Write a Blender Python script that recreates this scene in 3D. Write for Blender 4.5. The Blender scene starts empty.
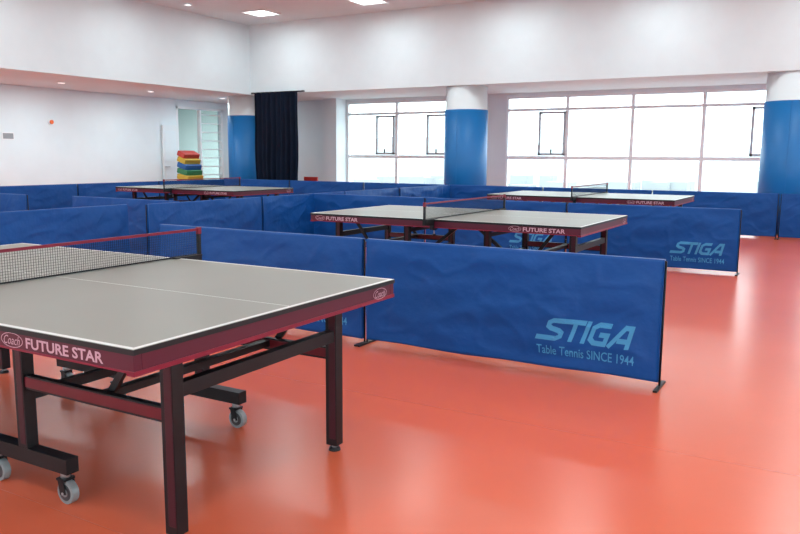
import bpy, bmesh, math, random
from mathutils import Vector, Matrix, noise
random.seed(4)
sc=bpy.context.scene
try:
    sc.view_settings.view_transform='Standard'
    sc.view_settings.look='None'
except Exception: pass
col=sc.collection

# ---------------------------------------------------------------- materials
def mat(name,c,rough=.5,metal=0,spec=.5,bump=0,bscale=40,vary=0,vscale=3,emit=None,estr=0,coat=0,sheen=0):
    m=bpy.data.materials.new(name); m.use_nodes=True
    nt=m.node_tree; b=nt.nodes['Principled BSDF']
    b.inputs['Base Color'].default_value=(*c,1)
    b.inputs['Roughness'].default_value=rough
    b.inputs['Metallic'].default_value=metal
    b.inputs['Specular IOR Level'].default_value=spec
    b.inputs['Coat Weight'].default_value=coat
    b.inputs['Sheen Weight'].default_value=sheen
    tc=nt.nodes.new('ShaderNodeTexCoord')
    if vary:
        n=nt.nodes.new('ShaderNodeTexNoise'); n.inputs['Scale'].default_value=vscale; n.inputs['Detail'].default_value=4
        nt.links.new(tc.outputs['Object'],n.inputs['Vector'])
        r=nt.nodes.new('ShaderNodeValToRGB')
        r.color_ramp.elements[0].position=.3; r.color_ramp.elements[1].position=.7
        r.color_ramp.elements[0].color=(*[x*(1-vary) for x in c],1)
        r.color_ramp.elements[1].color=(*[min(1,x*(1+vary)) for x in c],1)
        nt.links.new(n.outputs['Fac'],r.inputs['Fac']); nt.links.new(r.outputs['Color'],b.inputs['Base Color'])
    if bump:
        n=nt.nodes.new('ShaderNodeTexNoise'); n.inputs['Scale'].default_value=bscale; n.inputs['Detail'].default_value=3
        nt.links.new(tc.outputs['Object'],n.inputs['Vector'])
        bp=nt.nodes.new('ShaderNodeBump'); bp.inputs['Strength'].default_value=bump; bp.inputs['Distance'].default_value=.02
        nt.links.new(n.outputs['Fac'],bp.inputs['Height']); nt.links.new(bp.outputs['Normal'],b.inputs['Normal'])
    if emit:
        b.inputs['Emission Color'].default_value=(*emit,1); b.inputs['Emission Strength'].default_value=estr
    return m
M_wall=mat('wall_paint',(.74,.83,.86),.6,bump=.03,bscale=60,vary=.015)
M_ceil=mat('ceiling_paint',(.72,.80,.82),.7,vary=.01)
M_floor=mat('orange_vinyl',(.67,.128,.058),.26,bump=.035,bscale=1.2,vary=.05,vscale=.8,spec=.5)
M_seam=mat('floor_seam',(.58,.108,.05),.35)
M_top=mat('table_top_grey',(.215,.220,.190),.42,vary=.02,spec=.4)
M_edge=mat('table_edge_black',(.005,.006,.008),.45,spec=.3)
M_line=mat('line_white',(.68,.70,.68),.4)
M_mar=mat('maroon_steel',(.080,.006,.020),.45,spec=.3)
M_crim=mat('crimson_steel',(.19,.007,.026),.45,spec=.3)
M_blk=mat('black_steel',(.006,.005,.007),.45,spec=.28)
M_redbeam=mat('red_steel',(.12,.008,.016),.45,spec=.3)
M_legmar=mat('leg_maroon',(.045,.005,.012),.45,spec=.3)
M_pink=mat('pink_print',(.50,.30,.36),.5)
M_net=mat('net_cord',(.010,.012,.016),.7,spec=.2)
M_wheel=mat('caster_rubber',(.20,.22,.23),.3)
M_hub=mat('caster_hub',(.03,.03,.035),.3)
M_steel=mat('zinc_steel',(.35,.36,.38),.3,metal=.8)
M_cloth=mat('blue_nylon',(.0015,.062,.26),.5,spec=.25,bump=.5,bscale=8,vary=.06,vscale=4)
M_print=mat('light_blue_print',(.05,.27,.52),.55,spec=.3)
M_col=mat('blue_padding',(.002,.15,.42),.45,vary=.03)
M_white=mat('white_plaster',(.76,.82,.84),.5)
M_frame=mat('window_aluminium',(.84,.88,.90),.4)
M_sash=mat('sash_grey',(.50,.55,.58),.4)
M_curt=mat('navy_curtain',(.003,.008,.022),.85,vary=.15,spec=.2)
M_lamp=mat('lamp_diffuser',(.9,.9,.9),.5,emit=(.96,.99,1),estr=5)
M_base=mat('baseboard',(.30,.33,.35),.5)
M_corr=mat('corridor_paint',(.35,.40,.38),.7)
def glass():
    m=bpy.data.materials.new('window_glass'); m.use_nodes=True; nt=m.node_tree; nt.nodes.clear()
    o=nt.nodes.new('ShaderNodeOutputMaterial'); mx=nt.nodes.new('ShaderNodeMixShader')
    t=nt.nodes.new('ShaderNodeBsdfTransparent'); t.inputs['Color'].default_value=(.95,.98,.98,1)
    g=nt.nodes.new('ShaderNodeBsdfGlossy'); g.inputs['Roughness'].default_value=.02
    mx.inputs[0].default_value=.05
    nt.links.new(t.outputs[0],mx.inputs[1]); nt.links.new(g.outputs[0],mx.inputs[2]); nt.links.new(mx.outputs[0],o.inputs[0]); return m
M_glass=glass()

# ---------------------------------------------------------------- mesh helper
class B:
    def __init__(s): s.bm=bmesh.new(); s.mats=[]
    def mi(s,m):
        if m not in s.mats: s.mats.append(m)
        return s.mats.index(m)
    def box(s,x0,x1,y0,y1,z0,z1,m,rot=None):
        mtx=Matrix.Translation(((x0+x1)/2,(y0+y1)/2,(z0+z1)/2))
        if rot: mtx=mtx@rot
        mtx=mtx@Matrix.Diagonal((abs(x1-x0),abs(y1-y0),abs(z1-z0),1))
        r=bmesh.ops.create_cube(s.bm,size=1,matrix=mtx); i=s.mi(m)
        for v in r['verts']:
            for f in v.link_faces: f.material_index=i
    def beam(s,a,b,w,h,m):
        a=Vector(a);b=Vector(b);d=b-a;L=d.length
        q=d.to_track_quat('X','Z').to_matrix().to_4x4()
        mtx=Matrix.Translation((a+b)/2)@q@Matrix.Diagonal((L,w,h,1))
        r=bmesh.ops.create_cube(s.bm,size=1,matrix=mtx); i=s.mi(m)
        for v in r['verts']:
            for f in v.link_faces: f.material_index=i
    def cyl(s,a,b,r1,m,r2=None,seg=20):
        a=Vector(a);b=Vector(b);d=b-a
        q=d.to_track_quat('Z','Y').to_matrix().to_4x4()
        r=bmesh.ops.create_cone(s.bm,cap_ends=True,segments=seg,radius1=r1,radius2=r1 if r2 is None else r2,depth=d.length,matrix=Matrix.Translation((a+b)/2)@q)
        i=s.mi(m)
        for v in r['verts']:
            for f in v.link_faces:
                f.material_index=i
                if len(f.verts)==4: f.smooth=True
    def obj(s,name,parent=None,bevel=0,mtx=None):
        me=bpy.data.meshes.new(name)
        if mtx is not None: s.bm.transform(mtx)
        s.bm.to_mesh(me); s.bm.free()
        for m in s.mats: me.materials.append(m)
        o=bpy.data.objects.new(name,me); col.objects.link(o)
        if parent: o.parent=parent
        if bevel:
            md=o.modifiers.new('bevel','BEVEL'); md.width=bevel; md.segments=2; md.limit_method='ANGLE'
        return o
def link(name,me,parent=None,mtx=None):
    o=bpy.data.objects.new(name,me); col.objects.link(o)
    if parent: o.parent=parent
    if mtx is not None: o.matrix_local=mtx
    return o
def empty(name,mtx):
    e=bpy.data.objects.new(name,None); e.empty_display_size=.3; col.objects.link(e); e.matrix_world=mtx; return e

# ---------------------------------------------------------------- text meshes (XY plane, origin at lower left)
def font_mesh(txt,width,height,m,shear=0,off=0):
    c=bpy.data.curves.new('t','FONT'); c.body=txt; c.size=1; c.shear=shear; c.offset=off; c.resolution_u=3
    o=bpy.data.objects.new('t',c); col.objects.link(o)
    bpy.context.view_layer.update()
    me=bpy.data.meshes.new_from_object(o.evaluated_get(bpy.context.evaluated_depsgraph_get()))
    bpy.data.objects.remove(o)
    xs=[v.co.x for v in me.vertices]; ys=[v.co.y for v in me.vertices]
    sx=width/(max(xs)-min(xs)); sy=height/(max(ys)-min(ys)); x0=min(xs);y0=min(ys)
    for v in me.vertices: v.co=((v.co.x-x0)*sx,(v.co.y-y0)*sy,0)
    me.materials.clear(); me.materials.append(m); return me
def stroke_mesh(paths,w,shear,width,height,m):
    bm=bmesh.new(); allv=[]
    for pts in paths:
        P=[Vector((p[0],p[1])) for p in pts]; n=len(P); L=[];R=[]
        for i in range(n):
            d1=(P[i]-P[i-1]).normalized() if i>0 else None
            d2=(P[i+1]-P[i]).normalized() if i<n-1 else None
            if d1 is None: d1=d2
            if d2 is None: d2=d1
            n1=Vector((-d1.y,d1.x)); n2=Vector((-d2.y,d2.x)); nn=(n1+n2).normalized(); k=w/2/max(.4,nn.dot(n1))
            L.append(P[i]+nn*k); R.append(P[i]-nn*k)
        vl=[bm.verts.new((p.x,p.y,0)) for p in L]; vr=[bm.verts.new((p.x,p.y,0)) for p in R]
        for i in range(n-1): bm.faces.new((vr[i],vr[i+1],vl[i+1],vl[i]))
    for v in bm.verts: v.co.x+=shear*v.co.y
    xs=[v.co.x for v in bm.verts]; ys=[v.co.y for v in bm.verts]
    x0,x1,y0,y1=min(xs),max(xs),min(ys),max(ys)
    for v in bm.verts: v.co=((v.co.x-x0)/(x1-x0)*width,(v.co.y-y0)/(y1-y0)*height,0)
    me=bpy.data.meshes.new('logo'); bm.to_mesh(me); bm.free(); me.materials.append(m); return me
logo=stroke_mesh([
 [(.98,.9),(.3,.9),(.12,.8),(.12,.64),(.3,.54),(.72,.46),(.88,.36),(.88,.2),(.7,.1),(-.35,.1)],
 [(.9,.9),(1.95,.9)],[(1.45,.9),(1.45,0)],[(2.1,1.0),(2.1,0)],
 [(3.25,.9),(2.65,.9),(2.42,.75),(2.42,.25),(2.65,.1),(3.2,.1),(3.2,.48),(2.8,.48)],
 [(3.42,0),(3.95,.9),(4.25,.9),(4.35,0)],[(3.75,.32),(4.3,.32)]],.22,.4,.61,.150,M_print)
sub=font_mesh('Table Tennis SINCE 1944',.60,.058,M_print,off=.008)
fstar=font_mesh('FUTURE STAR',.37,.036,M_pink,off=.025)
coach=font_mesh('Coach',.085,.03,M_pink,shear=.4)
ell=[]
for i in range(25):
    a=i/24*2*math.pi; ell.append((math.cos(a)*2,math.sin(a)))
oval=stroke_mesh([ell],.10,0,.115,.05,M_pink)

# ---------------------------------------------------------------- table
TW,TL=.7625,1.37
def take(b,name,bevel=0):
    o=b.obj(name); me=o.data; bpy.data.objects.remove(o); return me
b=B()
for s in (-1,1):
    x0,x1=(.003,TL) if s>0 else (-TL,-.003)
    b.box(x0,x1,-TW,TW,.742,.7585,M_edge)
    b.box(x0+.002,x1-.002,-TW+.002,TW-.002,.7585,.76,M_top)
tab_top=take(b,'top')
b=B()
zt=.7601
for s in (-1,1):
    b.box(-TL+.002,TL-.002,s*TW-s*.020,s*TW-s*.003,zt,zt+.0005,M_line)
    b.box(s*(TL-.020),s*(TL-.003),-TW+.020,TW-.020,zt,zt+.0005,M_line)
b.box(-TL+.022,TL-.022,-.0015,.0015,zt,zt+.0005,M_line)
me_lines=take(b,'l')
b=B()
for s in (-1,1):
    xa,xb=s*.01,s*(TL-.004)
    for t in (-1,1):
        y=t*(TW-.004)
        b.box(min(xa,xb),max(xa,xb),min(y,y-t*.03),max(y,y-t*.03),.688,.742,M_mar)
        y2=t*(TW-.001)
        b.box(min(xa,xb),max(xa,xb),min(y2,y2-t*.034),max(y2,y2-t*.034),.684,.691,M_crim)
    b.box(min(xb,xb-s*.03),max(xb,xb-s*.03),-TW+.034,TW-.034,.688,.742,M_mar)
    x2=s*(TL-.001)
    b.box(min(x2,x2-s*.034),max(x2,x2-s*.034),-TW+.001,TW-.001,.676,.692,M_crim)
    for e in (.35,.7,1.05,1.33):
        x=s*(TL-e); b.box(x-.015,x+.015,-TW+.035,TW-.035,.705,.742,M_blk)
me_apron=take(b,'a')
b=B()
yi=[-TW+.285,TW-.28]
for s in (-1,1):
    xe=s*(TL-.15); xw=s*(TL-.95)
    for y in yi:
        b.box(xe-.028,xe+.028,y-.026,y+.026,.028,.742,M_blk)
        for t in (-1,1): b.box(xe-.010,xe+.024,y+t*.026,y+t*.028,.06,.70,M_legmar)
        b.cyl((xe,y,.012),(xe,y,.03),.012,M_steel)
        b.cyl((xe,y,0),(xe,y,.014),.028,M_blk,r2=.024)
        b.beam((xe,y,.45),(xw,y,.45),.03,.055,M_blk)
        b.beam((xe,y-.016,.452),(xw,y-.016,.452),.004,.04,M_redbeam)
        b.beam((xe,y+.016,.452),(xw,y+.016,.452),.004,.04,M_redbeam)
        b.box(xw-.028,xw+.028,y-.025,y+.025,.17,.72,M_blk)
        for t in (-1,1): b.box(xw-.010,xw+.022,y+t*.025,y+t*.027,.2,.70,M_legmar)
        xa,xb=s*(TL-.69),s*(TL-1.19)
        b.box(min(xa,xb),max(xa,xb),y-.027,y+.027,.125,.185,M_blk)
        b.beam((s*(TL-.50),y+.035,.46),(s*(TL-.30),y+.035,.72),.016,.03,M_blk)
        for xc in (s*(TL-.735),s*(TL-1.155)):
            b.cyl((xc,y,.13),(xc,y,.10),.018,M_steel)
            b.box(xc-.022,xc+.022,y-.026,y+.026,.092,.102,M_blk)
            for t in (-1,1): b.beam((xc,y+t*.024,.10),(xc+.012,y+t*.024,.04),.004,.032,M_blk)
            # wheel: tyre, hub, axle
            b.cyl((xc+.012,y-.015,.045),(xc+.012,y+.015,.045),.045,M_wheel,seg=32)
            b.cyl((xc+.012,y-.017,.045),(xc+.012,y+.017,.045),.032,M_hub,seg=28)
            b.cyl((xc+.012,y-.019,.045),(xc+.012,y+.019,.045),.016,M_wheel)
            b.cyl((xc+.012,y-.028,.045),(xc+.012,y+.028,.045),.006,M_steel)
    b.box(xe-.02,xe+.02,yi[0],yi[1],.51,.56,M_blk)
    b.box(xw-.018,xw+.018,yi[0],yi[1],.37,.41,M_blk)
    b.box(xw-.018,xw+.018,yi[0],yi[1],.60,.635,M_blk)
    b.box(s*(TL-.52)-.02,s*(TL-.52)+.02,yi[0],yi[1],.44,.47,M_blk)
    b.beam((xw,0,.39),(s*.02,0,.70),.03,.03,M_blk)
me_leg=take(b,'u')
b=B()
NY=.915
nz0,nz1=.765,.9125
y=-NY+.01
while y<NY-.005:
    b.box(-.0006,.0006,y-.0006,y+.0006,nz0,nz1,M_net); y+=.0125
z=nz0+.0125
while z<nz1-.01:
    b.box(-.0006,.0006,-NY+.01,NY-.01,z-.0006,z+.0006,M_net); z+=.0125
b.box(-.004,.004,-NY+.005,NY-.005,nz1-.012,nz1+.002,M_crim)
b.box(-.002,.002,-NY+.005,NY-.005,nz0-.002,nz0+.006,M_net)
for t in (-1,1):
    b.box(-.009,.009,t*NY-.009,t*NY+.009,.73,nz1+.006,M_blk)
    b.box(-.011,.011,t*NY-.011,t*NY+.011,nz1-.03,nz1+.008,M_crim)
    b.box(-.025,.025,min(t*NY,t*(TW-.05)),max(t*NY,t*(TW-.05)),.7615,.768,M_blk)
    b.box(-.02,.02,min(t*NY,t*(TW+.004)),max(t*NY,t*(TW+.004)),.715,.7615,M_blk)
    b.box(-.02,.02,min(t*(TW-.06),t*(TW+.01)),max(t*(TW-.06),t*(TW+.01)),.665,.676,M_blk)
    b.box(-.02,.02,min(t*(TW+.003),t*(TW+.014)),max(t*(TW+.003),t*(TW+.014)),.665,.72,M_blk)
    b.cyl((0,t*(TW-.035),.62),(0,t*(TW-.035),.668),.006,M_steel)
    b.cyl((0,t*(TW-.035),.612),(0,t*(TW-.035),.625),.016,M_blk)
me_net=take(b,'n')
RX=Matrix.Rotation(math.pi/2,4,'X')
def table(x,y,th=0):
    """x,y = world position of the +X / -Y corner"""
    R=Matrix.Rotation(th,4,'Z')
    off=R@Vector((TL,-TW,0))
    e=empty('table_tennis_table',Matrix.Translation((x-off.x,y-off.y,0))@R)
    link('top',tab_top,e); link('court_lines',me_lines,e)
    for n_,me_,bv in (('apron',me_apron,.002),('undercarriage',me_leg,.003)):
        o=link(n_,me_,e); md=o.modifiers.new('bevel','BEVEL'); md.width=bv; md.segments=2; md.limit_method='ANGLE'; md.angle_limit=math.radians(60)
    link('net',me_net,e)
    for side in (0,1):
        S=Matrix.Rotation(math.pi*side,4,'Z')
        yf=-(TW-.004)-.0015
        for xs in (TL-.505,-TL+.19):
            link('print_text',fstar,e,S@Matrix.Translation((xs,yf,.698))@RX)
            link('print_badge',oval,e,S@Matrix.Translation((xs-.13,yf,.692))@RX)
            link('print_badge_text',coach,e,S@Matrix.Translation((xs-.115,yf-.0003,.702))@RX)
        E=S@Matrix.Rotation(math.pi/2,4,'Z')
        ye=-(TL-.004)-.0015
        link('end_badge',oval,e,E@Matrix.Translation((TW-.19,ye-.003,.688))@RX)
        link('end_badge_text',coach,e,E@Matrix.Translation((TW-.175,ye-.0035,.697))@RX)
    return e
table(-1.762,1.486,math.radians(.6))
table(-1.846,6.11)
table(-8.36,9.136)
table(-1.985,10.739)

# ---------------------------------------------------------------- barriers
BH=.752; BL=2.03
def cloth_mesh(seed):
    bm=bmesh.new(); nx,nz=110,42
    g={}
    for side in (-1,1):
        for i in range(nx+1):
            for k in range(nz+1):
                u=i/nx; w=k/nz
                x=.012+u*(BL-.024); z=.035+w*(BH-.035)
                edge=min(1,min(u,1-u)*14)*min(1,min(w,1-w)*8)
                p=Vector((x*1.3+seed*7.3,z*2.9,side*3+seed))
                dg=noise.noise(Vector(((x+z*.9)*2.2+seed*3,(z-x*.25)*6,side)))
                dv=noise.noise(Vector((x*6+seed*5,z*1.1,side*2)))
                # soft diagonal creases (ridged noise)
                cr=1-abs(noise.noise(Vector(((x-z*.6)*3.2+seed*9,(z+x*.15)*4.5,side*4))))*2
                cr=max(0,cr)**5
                d=noise.noise(p)*.016+dg*.018+dv*.009+side*cr*.008
                y=side*(.020+.008*math.sin(math.pi*w))+d*edge
                # sewn hem along the top
                if .93<w<.95: y-=side*.003
                y=min(y,-.001) if side<0 else max(y,.001)
                zz=z
                if k==0: zz=z+.010*noise.noise(Vector((x*2,seed,0)))
                g[(side,i,k)]=bm.verts.new((x,y,zz))
    for side in (-1,1):
        for i in range(nx):
            for k in range(nz):
                q=[g[(side,i,k)],g[(side,i+1,k)],g[(side,i+1,k+1)],g[(side,i,k+1)]]
                if side>0: q.reverse()
                bm.faces.new(q).smooth=True
    for i in range(nx):
        for k in (0,nz):
            q=[g[(-1,i,k)],g[(-1,i+1,k)],g[(1,i+1,k)],g[(1,i,k)]]
            if k==0: q.reverse()
            bm.faces.new(q)
    for k in range(nz):
        for i in (0,nx):
            q=[g[(-1,i,k)],g[(1,i,k)],g[(1,i,k+1)],g[(-1,i,k+1)]]
            if i==nx: q.reverse()
            bm.faces.new(q)
    me=bpy.data.meshes.new('cloth'); bm.to_mesh(me); bm.free(); me.materials.append(M_cloth); return me
cloths=[cloth_mesh(i) for i in range(4)]
def drape(flat,cloth,ox,oz):
    """print laid on the cloth front: each vertex follows the cloth surface"""
    pts=[v.co for v in cloth.vertices if v.co.y<0]
    from mathutils.kdtree import KDTree
    kd=KDTree(len(pts))
    for i,p in enumerate(pts): kd.insert((p.x,0,p.z),i)
    kd.balance()
    bm=bmesh.new(); bm.from_mesh(flat)
    bmesh.ops.triangulate(bm,faces=bm.faces[:])
    for _ in range(3):
        es=[e for e in bm.edges if e.calc_length()>.016]
        if not es: break
        bmesh.ops.subdivide_edges(bm,edges=es,cuts=1)
        bmesh.ops.triangulate(bm,faces=bm.faces[:])
    for v in bm.verts:
        x=v.co.x+ox; z=v.co.y+oz
        acc=0;ws=0
        for c_,i,d in kd.find_n((x,0,z),4):
            w=1/(d+1e-4)**2; acc+=w*pts[i].y; ws+=w
        v.co=Vector((x,acc/ws-.0034,z))
    me=bpy.data.meshes.new('print'); bm.to_mesh(me); bm.free(); me.materials.append(M_print); return me
prints=[(drape(logo,c,1.27,.20),drape(sub,c,1.28,.115)) for c in cloths]
b=B()
for x in (.006,BL-.006):
    b.cyl((x,0,.012),(x,0,BH-.01),.006,M_blk,seg=10)
    b.box(x-.012,x+.012,-.12,.12,0,.012,M_blk)
b.cyl((.006,0,BH-.012),(BL-.006,0,BH-.012),.005,M_blk,seg=10)
b.cyl((.006,0,.04),(BL-.006,0,.04),.005,M_blk,seg=10)
me_bf=take(b,'bf')
cnt=[0]
def barrier(x,y,ang,text=True):
    e=empty('court_barrier',Matrix.Translation((x,y,0))@Matrix.Rotation(math.radians(ang),4,'Z'))
    i=cnt[0]%4; cnt[0]+=1
    link('cloth',cloths[i],e)
    link('frame',me_bf,e)
    if text:
        link('logo_print',prints[i][0],e); link('logo_subtitle',prints[i][1],e)
def rowx(xr,y,n,a=0,text=True):
    for i in range(n): barrier(xr-(i+1)*2.04,y,a,text)
rowx(-.84,4.485,2)
rowx(-1.0,9.45,2); barrier(-1.0-3*2.04,9.45,0,False)
rowx(-.95,14.1,5,0,False); barrier(-13.2,14.1,0,False); barrier(-.93,14.08,-3,False); barrier(1.12,13.95,0,False)
for y0 in (6.2,8.24,10.28): barrier(-7.03,y0,90,y0==8.24)
barrier(-7.0,12.0,90,False)
barrier(-7.2,4.05,90,False); barrier(-7.2,2.0,90,False)
for i in range(5): barrier(-12.9,3.6+i*2.04,90,False)
barrier(-9.2,6.85,0,False); barrier(-12.0,6.7,0,False)

# ---------------------------------------------------------------- room
XL,XR,YB,YF=-15.8,6.5,-4.0,17.2
ZS,ZC=2.8,4.45
FX0,FX1,FY0,FY1=-12.9,4.2,-2.0,14.8
WZ0,WZ1=.45,2.73
b=B(); b.box(XL-.2,XR+.2,YB-.2,YF+.2,-.1,0,M_floor); b.obj('floor')
b=B()
for y in (-.1,1.7,3.5): b.box(-7.0,XR,y+.0-.0012,y+.0012,0,.0005,M_seam)  # thin seams between the vinyl floor sheets
b.obj('seam_line_1')
b=B(); b.box(FX0-.2,FX1+.2,FY0-.2,FY1+.2,ZC,ZC+.1,M_ceil); b.obj('ceiling')
b=B()
b.box(XL-.2,FX0-.2,YB-.2,YF+.2,ZS,ZS+.1,M_ceil); b.box(FX1+.2,XR+.2,YB-.2,YF+.2,ZS,ZS+.1,M_ceil)
b.box(FX0-.2,FX1+.2,FY1+.2,YF+.2,ZS,ZS+.1,M_ceil); b.box(FX0-.2,FX1+.2,YB-.2,FY0-.2,ZS,ZS+.1,M_ceil)
b.obj('ceiling_soffit')
b=B()
b.box(FX0-.2,FX0,FY0-.2,FY1+.2,ZS,ZC,M_wall); b.box(FX1,FX1+.2,FY0-.2,FY1+.2,ZS,ZC,M_wall)
b.box(FX0,FX1,FY1,FY1+.2,ZS,ZC,M_wall); b.box(FX0,FX1,FY0-.2,FY0,ZS,ZC,M_wall)
b.obj('ceiling_beam')
b=B()
b.box(XL-.2,XL,YB,15.1,0,ZS,M_wall); b.box(XL-.2,XL,16.9,YF,0,ZS,M_wall); b.box(XL-.2,XL,15.1,16.9,2.62,ZS,M_wall); b.box(XL-.2,XL,15.1,16.9,0,.1,M_wall)
b.obj('wall_left')
# glazed walls: built along local X (0..L), facing -Y, then placed
def glazed_wall(name,total,secs,mtx,extra=None):
    b=B(); x=0
    for a,c in secs:
        b.box(x,a,0,.2,0,ZS,M_wall); b.box(a,c,0,.2,0,WZ0,M_wall); b.box(a,c,0,.2,WZ1,ZS,M_wall); x=c
    b.box(x,total,0,.2,0,ZS,M_wall)
    if extra: b.box(*extra)
    return b.obj(name,mtx=mtx)
def window(idx,a,c,n,sashes,mtx):
    b=B(); y0,y1=.02,.09
    b.box(a,c,y0-.03,y1,WZ0,WZ0+.06,M_frame); b.box(a,c,y0,y1,WZ1-.06,WZ1,M_frame)
    b.box(a,c,y0,y1,2.38,2.44,M_frame); b.box(a,c,y0,y1,1.27,1.34,M_frame)
    for i in range(n+1):
        x=a+(c-a)*i/n; b.box(max(a,x-.035),min(c,x+.035),y0-.005,y1,WZ0,WZ1,M_frame)
    for s0,s1 in sashes:
        for q in ((s0,s0+.05,1.36,2.36),(s1-.05,s1,1.36,2.36),(s0,s1,1.36,1.41),(s0,s1,2.31,2.36)):
            b.box(q[0],q[1],y0-.03,y1-.02,q[2],q[3],M_sash)
        b.box((s0+s1)/2-.015,(s0+s1)/2+.015,y0-.05,y0-.03,1.40,1.5,M_blk)
    b.box(a,c,.055,.058,WZ0,WZ1,M_glass)
    b.box(a,c,-.04,.02,WZ0-.03,WZ0,M_white)
    b.obj('window_%d'%idx,mtx=mtx)
T0=Matrix.Translation((XL,YF,0)); o=-XL
glazed_wall('wall_far',XR-XL,[(-11.66+o,-8.62+o),(-7.10+o,6.1+o)],T0,(-12.1+o,-11.7+o,-.45,0,0,ZS,M_wall))
window(1,-11.66+o,-8.62+o,2,[(-10.75+o,-10.2+o),(-9.25+o,-8.68+o)],T0)
window(2,-7.10+o,6.1+o,9,[(-6.30+o,-5.66+o),(-1.78+o,-1.2+o),(3.0+o,3.6+o)],T0)
T1=Matrix.Translation((XR,YF,0))@Matrix.Rotation(-math.pi/2,4,'Z')
glazed_wall('wall_right',YF-YB,[(.8,10.2),(11.2,20.6)],T1)
window(3,.8,10.2,6,[(3.2,3.8)],T1); window(4,11.2,20.6,6,[(13.6,14.2)],T1)  # unseen windows, added to bring cool daylight onto the walls
T2=Matrix.Translation((XR,YB,0))@Matrix.Rotation(math.pi,4,'Z')
glazed_wall('wall_near',XR-XL,[(.8,10.2),(11.2,20.6)],T2)
window(5,.8,10.2,6,[(3.2,3.8)],T2); window(6,11.2,20.6,6,[(13.6,14.2)],T2)  # added windows behind the camera, unseen, for more daylight
b=B(); b.box(XL,XL+.012,YB,15.1,0,.1,M_base); b.obj('baseboard_left')
# left glazed opening onto a corridor
b=B()
for (y0,y1) in ((15.1,15.17),(15.97,16.03),(16.83,16.9)): b.box(XL-.1,XL+.01,y0,y1,.1,2.62,M_frame)
for z in (.1,2.56): b.box(XL-.1,XL+.01,15.1,16.9,z,z+.06,M_frame)
for i in range(9): b.box(XL-.07,XL-.03,16.03,16.83,.5+i*.24,.53+i*.24,M_frame)
b.box(XL-.12,XL-.115,15.1,16.9,.1,2.62,M_glass)
b.obj('window_7')
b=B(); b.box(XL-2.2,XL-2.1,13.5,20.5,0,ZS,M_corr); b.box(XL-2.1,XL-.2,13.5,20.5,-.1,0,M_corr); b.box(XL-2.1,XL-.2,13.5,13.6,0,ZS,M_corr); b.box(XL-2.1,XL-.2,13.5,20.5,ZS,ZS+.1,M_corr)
b.obj('wall_corridor')
b=B(); b.box(XL+.03,XL+.07,14.55,15.08,.02,2.1,M_white)
b.box(XL+.07,XL+.075,14.62,15.0,1.15,1.95,M_wall); b.box(XL+.07,XL+.075,14.62,15.0,.2,1.0,M_wall)
b.cyl((XL+.07,14.6,1.0),(XL+.12,14.6,1.0),.012,M_steel); b.cyl((XL+.12,14.6,1.0),(XL+.12,14.72,1.0),.01,M_steel)
b.obj('door_1',bevel=.004)

for x in (-13.48,-7.24,-.93,5.35):
    b=B(); y=15.27
    b.cyl((x,y,0),(x,y,ZS),.445,M_white,seg=64)
    b.cyl((x,y,.02),(x,y,2.31),.465,M_col,seg=64)
    b.box(x-.004,x+.004,y-.47,y-.46,.02,2.31,M_col)
    b.obj('padded_column')
bm=bmesh.new(); n=160; rows=[]
for i in range(n+1):
    u=i/n; x=-12.68+u*1.32
    yy=14.68+.05*math.sin(u*2*math.pi*9)+.02*math.sin(u*41)
    rows.append([bm.verts.new((x+ .03*math.sin(k*1.3+u*3)*(1-k/7),14.70+(yy-14.70)*(1-.25*k/7),.06+(2.83-.06)*k/7)) for k in range(8)])
for i in range(n):
    for k in range(7): bm.faces.new((rows[i][k],rows[i+1][k],rows[i+1][k+1],rows[i][k+1])).smooth=True
me=bpy.data.meshes.new('cloth_panel'); bm.to_mesh(me); bm.free(); me.materials.append(M_curt)
ce=empty('curtain',Matrix.Identity(4)); link('cloth_panel',me,ce)
b=B(); b.cyl((-12.8,14.72,2.82),(-11.2,14.72,2.82),.018,M_blk)
for x in (-12.75,-11.25): b.box(x-.015,x+.015,14.72,14.8,2.81,2.84,M_blk)
b.obj('curtain_rail',ce)
# foam pads stack (slanted gym wedges)
b=B()
cols=[(.02,.13,.40),(.02,.25,.08),(.45,.04,.03),(.02,.12,.36),(.45,.04,.03),(.50,.33,.03),(.03,.18,.08),(.02,.10,.30),(.50,.33,.03),(.42,.04,.03)]
z=0
pm=[mat('foam_vinyl_%d'%i,c,.45) for i,c in enumerate(cols)]
for i,m_ in enumerate(pm):
    h=.134; dx=-.030*i; dy=.02*i; ww=.29-.018*i
    t=0 if i<4 else .07*(i-3)
    b.box(-14.58+dx-ww,-14.58+dx+ww,14.4+dy-.28,14.4+dy+.28,z,z+h,m_,rot=Matrix.Rotation(t,4,'Y')); z+=h+.01*(i>=4)
b.obj('foam_block_stack',bevel=.02)
b=B(); M_rc=mat('red_plastic',(.50,.03,.02),.4)
cx,cy=-11.5,15.6
b.box(cx-.22,cx+.22,cy-.22,cy+.22,.43,.46,M_rc)
b.box(cx-.21,cx+.21,cy-.25,cy-.22,.58,.80,M_rc)
for sx in (-1,1):
    b.beam((cx+sx*.19,cy-.2,.44),(cx+sx*.21,cy-.24,.0),.025,.025,M_steel)
    b.beam((cx+sx*.19,cy+.2,.44),(cx+sx*.21,cy+.24,.0),.025,.025,M_steel)
    b.beam((cx+sx*.19,cy-.21,.44),(cx+sx*.19,cy-.24,.78),.022,.022,M_steel)
b.obj('plastic_chair',bevel=.006)
b=B(); M_or=mat('orange_alarm',(.8,.15,.03),.4)
b.cyl((XL,11.3,2.04),(XL+.02,11.3,2.04),.075,M_white); b.cyl((XL+.02,11.3,2.04),(XL+.05,11.3,2.04),.045,M_or)
b.obj('fire_alarm')
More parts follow.
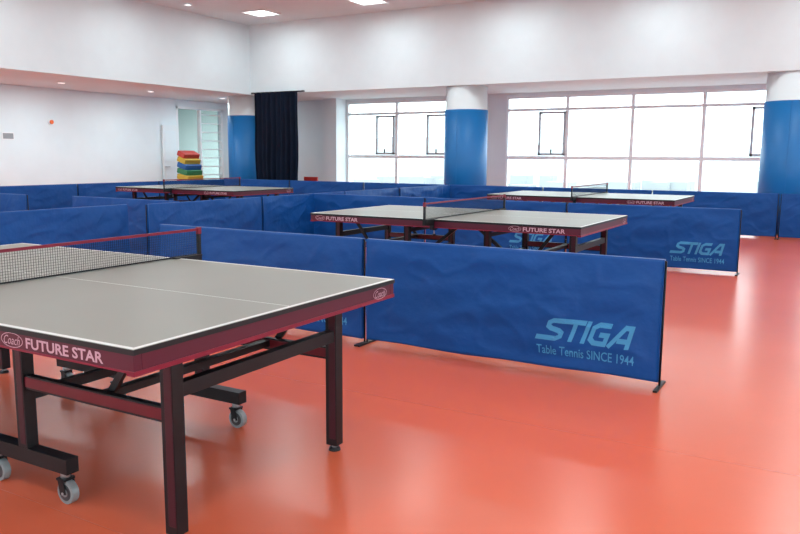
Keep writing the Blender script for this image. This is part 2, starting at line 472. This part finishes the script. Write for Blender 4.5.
b=B(); b.box(XL,XL+.012,10.1,10.38,1.62,1.78,M_frame); b.box(XL+.012,XL+.014,10.12,10.36,1.64,1.76,M_base); b.obj('wall_sign')

# ceiling lamps
xs=[-11.5+2.8*i for i in range(6)]; ys=[13.6-2.8*i for i in range(6)]
for x in xs:
    for y in ys:
        e=empty('ceiling_lamp',Matrix.Translation((x,y,ZC)))
        b=B()
        for q in ((-.31,.31,-.31,-.28),(-.31,.31,.28,.31),(-.31,-.28,-.28,.28),(.28,.31,-.28,.28)): b.box(q[0],q[1],q[2],q[3],-.03,0,M_white)
        b.box(-.28,.28,-.28,.28,-.012,0,M_lamp)
        b.obj('housing',e)
        l=bpy.data.lights.new('light','AREA'); l.shape='SQUARE'; l.size=.54; l.energy=23; l.color=(.82,.97,1)
        o=bpy.data.objects.new('light',l); col.objects.link(o); o.parent=e; o.location=(0,0,-.035)
M_lamp2=mat('downlight_diffuser',(.9,.9,.9),.5,emit=(.96,.99,1),estr=1.5)
def down(x,y,z,pw=0):
    e=empty('downlight',Matrix.Translation((x,y,z)))
    b=B(); b.cyl((0,0,-.008),(0,0,0),.085,M_white,seg=24); b.cyl((0,0,-.012),(0,0,-.008),.065,M_lamp2,seg=24); b.obj('housing',e)
    if pw:
        l=bpy.data.lights.new('light','AREA'); l.shape='DISK'; l.size=.12; l.energy=pw; l.color=(.82,.97,1)
        o=bpy.data.objects.new('light',l); col.objects.link(o); o.parent=e; o.location=(0,0,-.016)
for y in (-1,1,3.4,5.8,8.2,10.6,13.0,15.4): down(-14.4,y,ZS,30)
for x in (-12.3,-7.3): down(x,12.2,ZC)

# ---------------------------------------------------------------- outside
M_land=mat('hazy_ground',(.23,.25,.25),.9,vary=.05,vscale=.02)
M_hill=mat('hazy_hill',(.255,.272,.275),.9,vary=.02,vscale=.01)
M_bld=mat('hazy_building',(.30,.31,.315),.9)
b=B(); b.box(-1300,1300,-1200,1500,-31,-30,M_land)  # one mesh holds the ground, the hill ridge and the city buildings
hi=b.mi(M_hill); bm=b.bm; prev=None
for i in range(121):
    x=-1000+i*14; h=10+20*noise.noise(Vector((i*.06,0,0)))+6*noise.noise(Vector((i*.25,3,0)))+max(0,(-x-150)*.04)
    a=bm.verts.new((x,760,-30)); c=bm.verts.new((x,880,h)); d=bm.verts.new((x,1000,-30))
    if prev:
        for q in ((prev[0],a,c,prev[1]),(prev[1],c,d,prev[2])): bm.faces.new(q).material_index=hi
    prev=(a,c,d)
for i in range(90):
    x=random.uniform(-520,80); y=random.uniform(260,700); w=random.uniform(8,22); h=random.uniform(6,16)
    b.box(x,x+w,y,y+w,-30,-30+h,M_bld)
b.obj('outdoor_landscape')

w=bpy.data.worlds.new('sky'); sc.world=w; w.use_nodes=True
bg=w.node_tree.nodes['Background']; bg.inputs['Strength'].default_value=6.4
tc=w.node_tree.nodes.new('ShaderNodeTexCoord'); sp=w.node_tree.nodes.new('ShaderNodeSeparateXYZ'); rp=w.node_tree.nodes.new('ShaderNodeValToRGB')
rp.color_ramp.elements[0].position=0; rp.color_ramp.elements[0].color=(.74,.88,.92,1)
rp.color_ramp.elements[1].position=.25; rp.color_ramp.elements[1].color=(.84,.95,1,1)
w.node_tree.links.new(tc.outputs['Generated'],sp.inputs[0]); w.node_tree.links.new(sp.outputs['Z'],rp.inputs[0]); w.node_tree.links.new(rp.outputs[0],bg.inputs[0])

# ---------------------------------------------------------------- camera
cd=bpy.data.cameras.new('camera'); cd.sensor_width=36; cd.lens=34.41; cd.clip_end=3000
co=bpy.data.objects.new('camera',cd); col.objects.link(co)
co.matrix_world=Matrix.Translation((0,0,1.325))@Matrix.Rotation(math.radians(30.17),4,'Z')@Matrix.Rotation(math.radians(90-8.26),4,'X')@Matrix.Rotation(math.radians(.37),4,'Z')
sc.camera=co
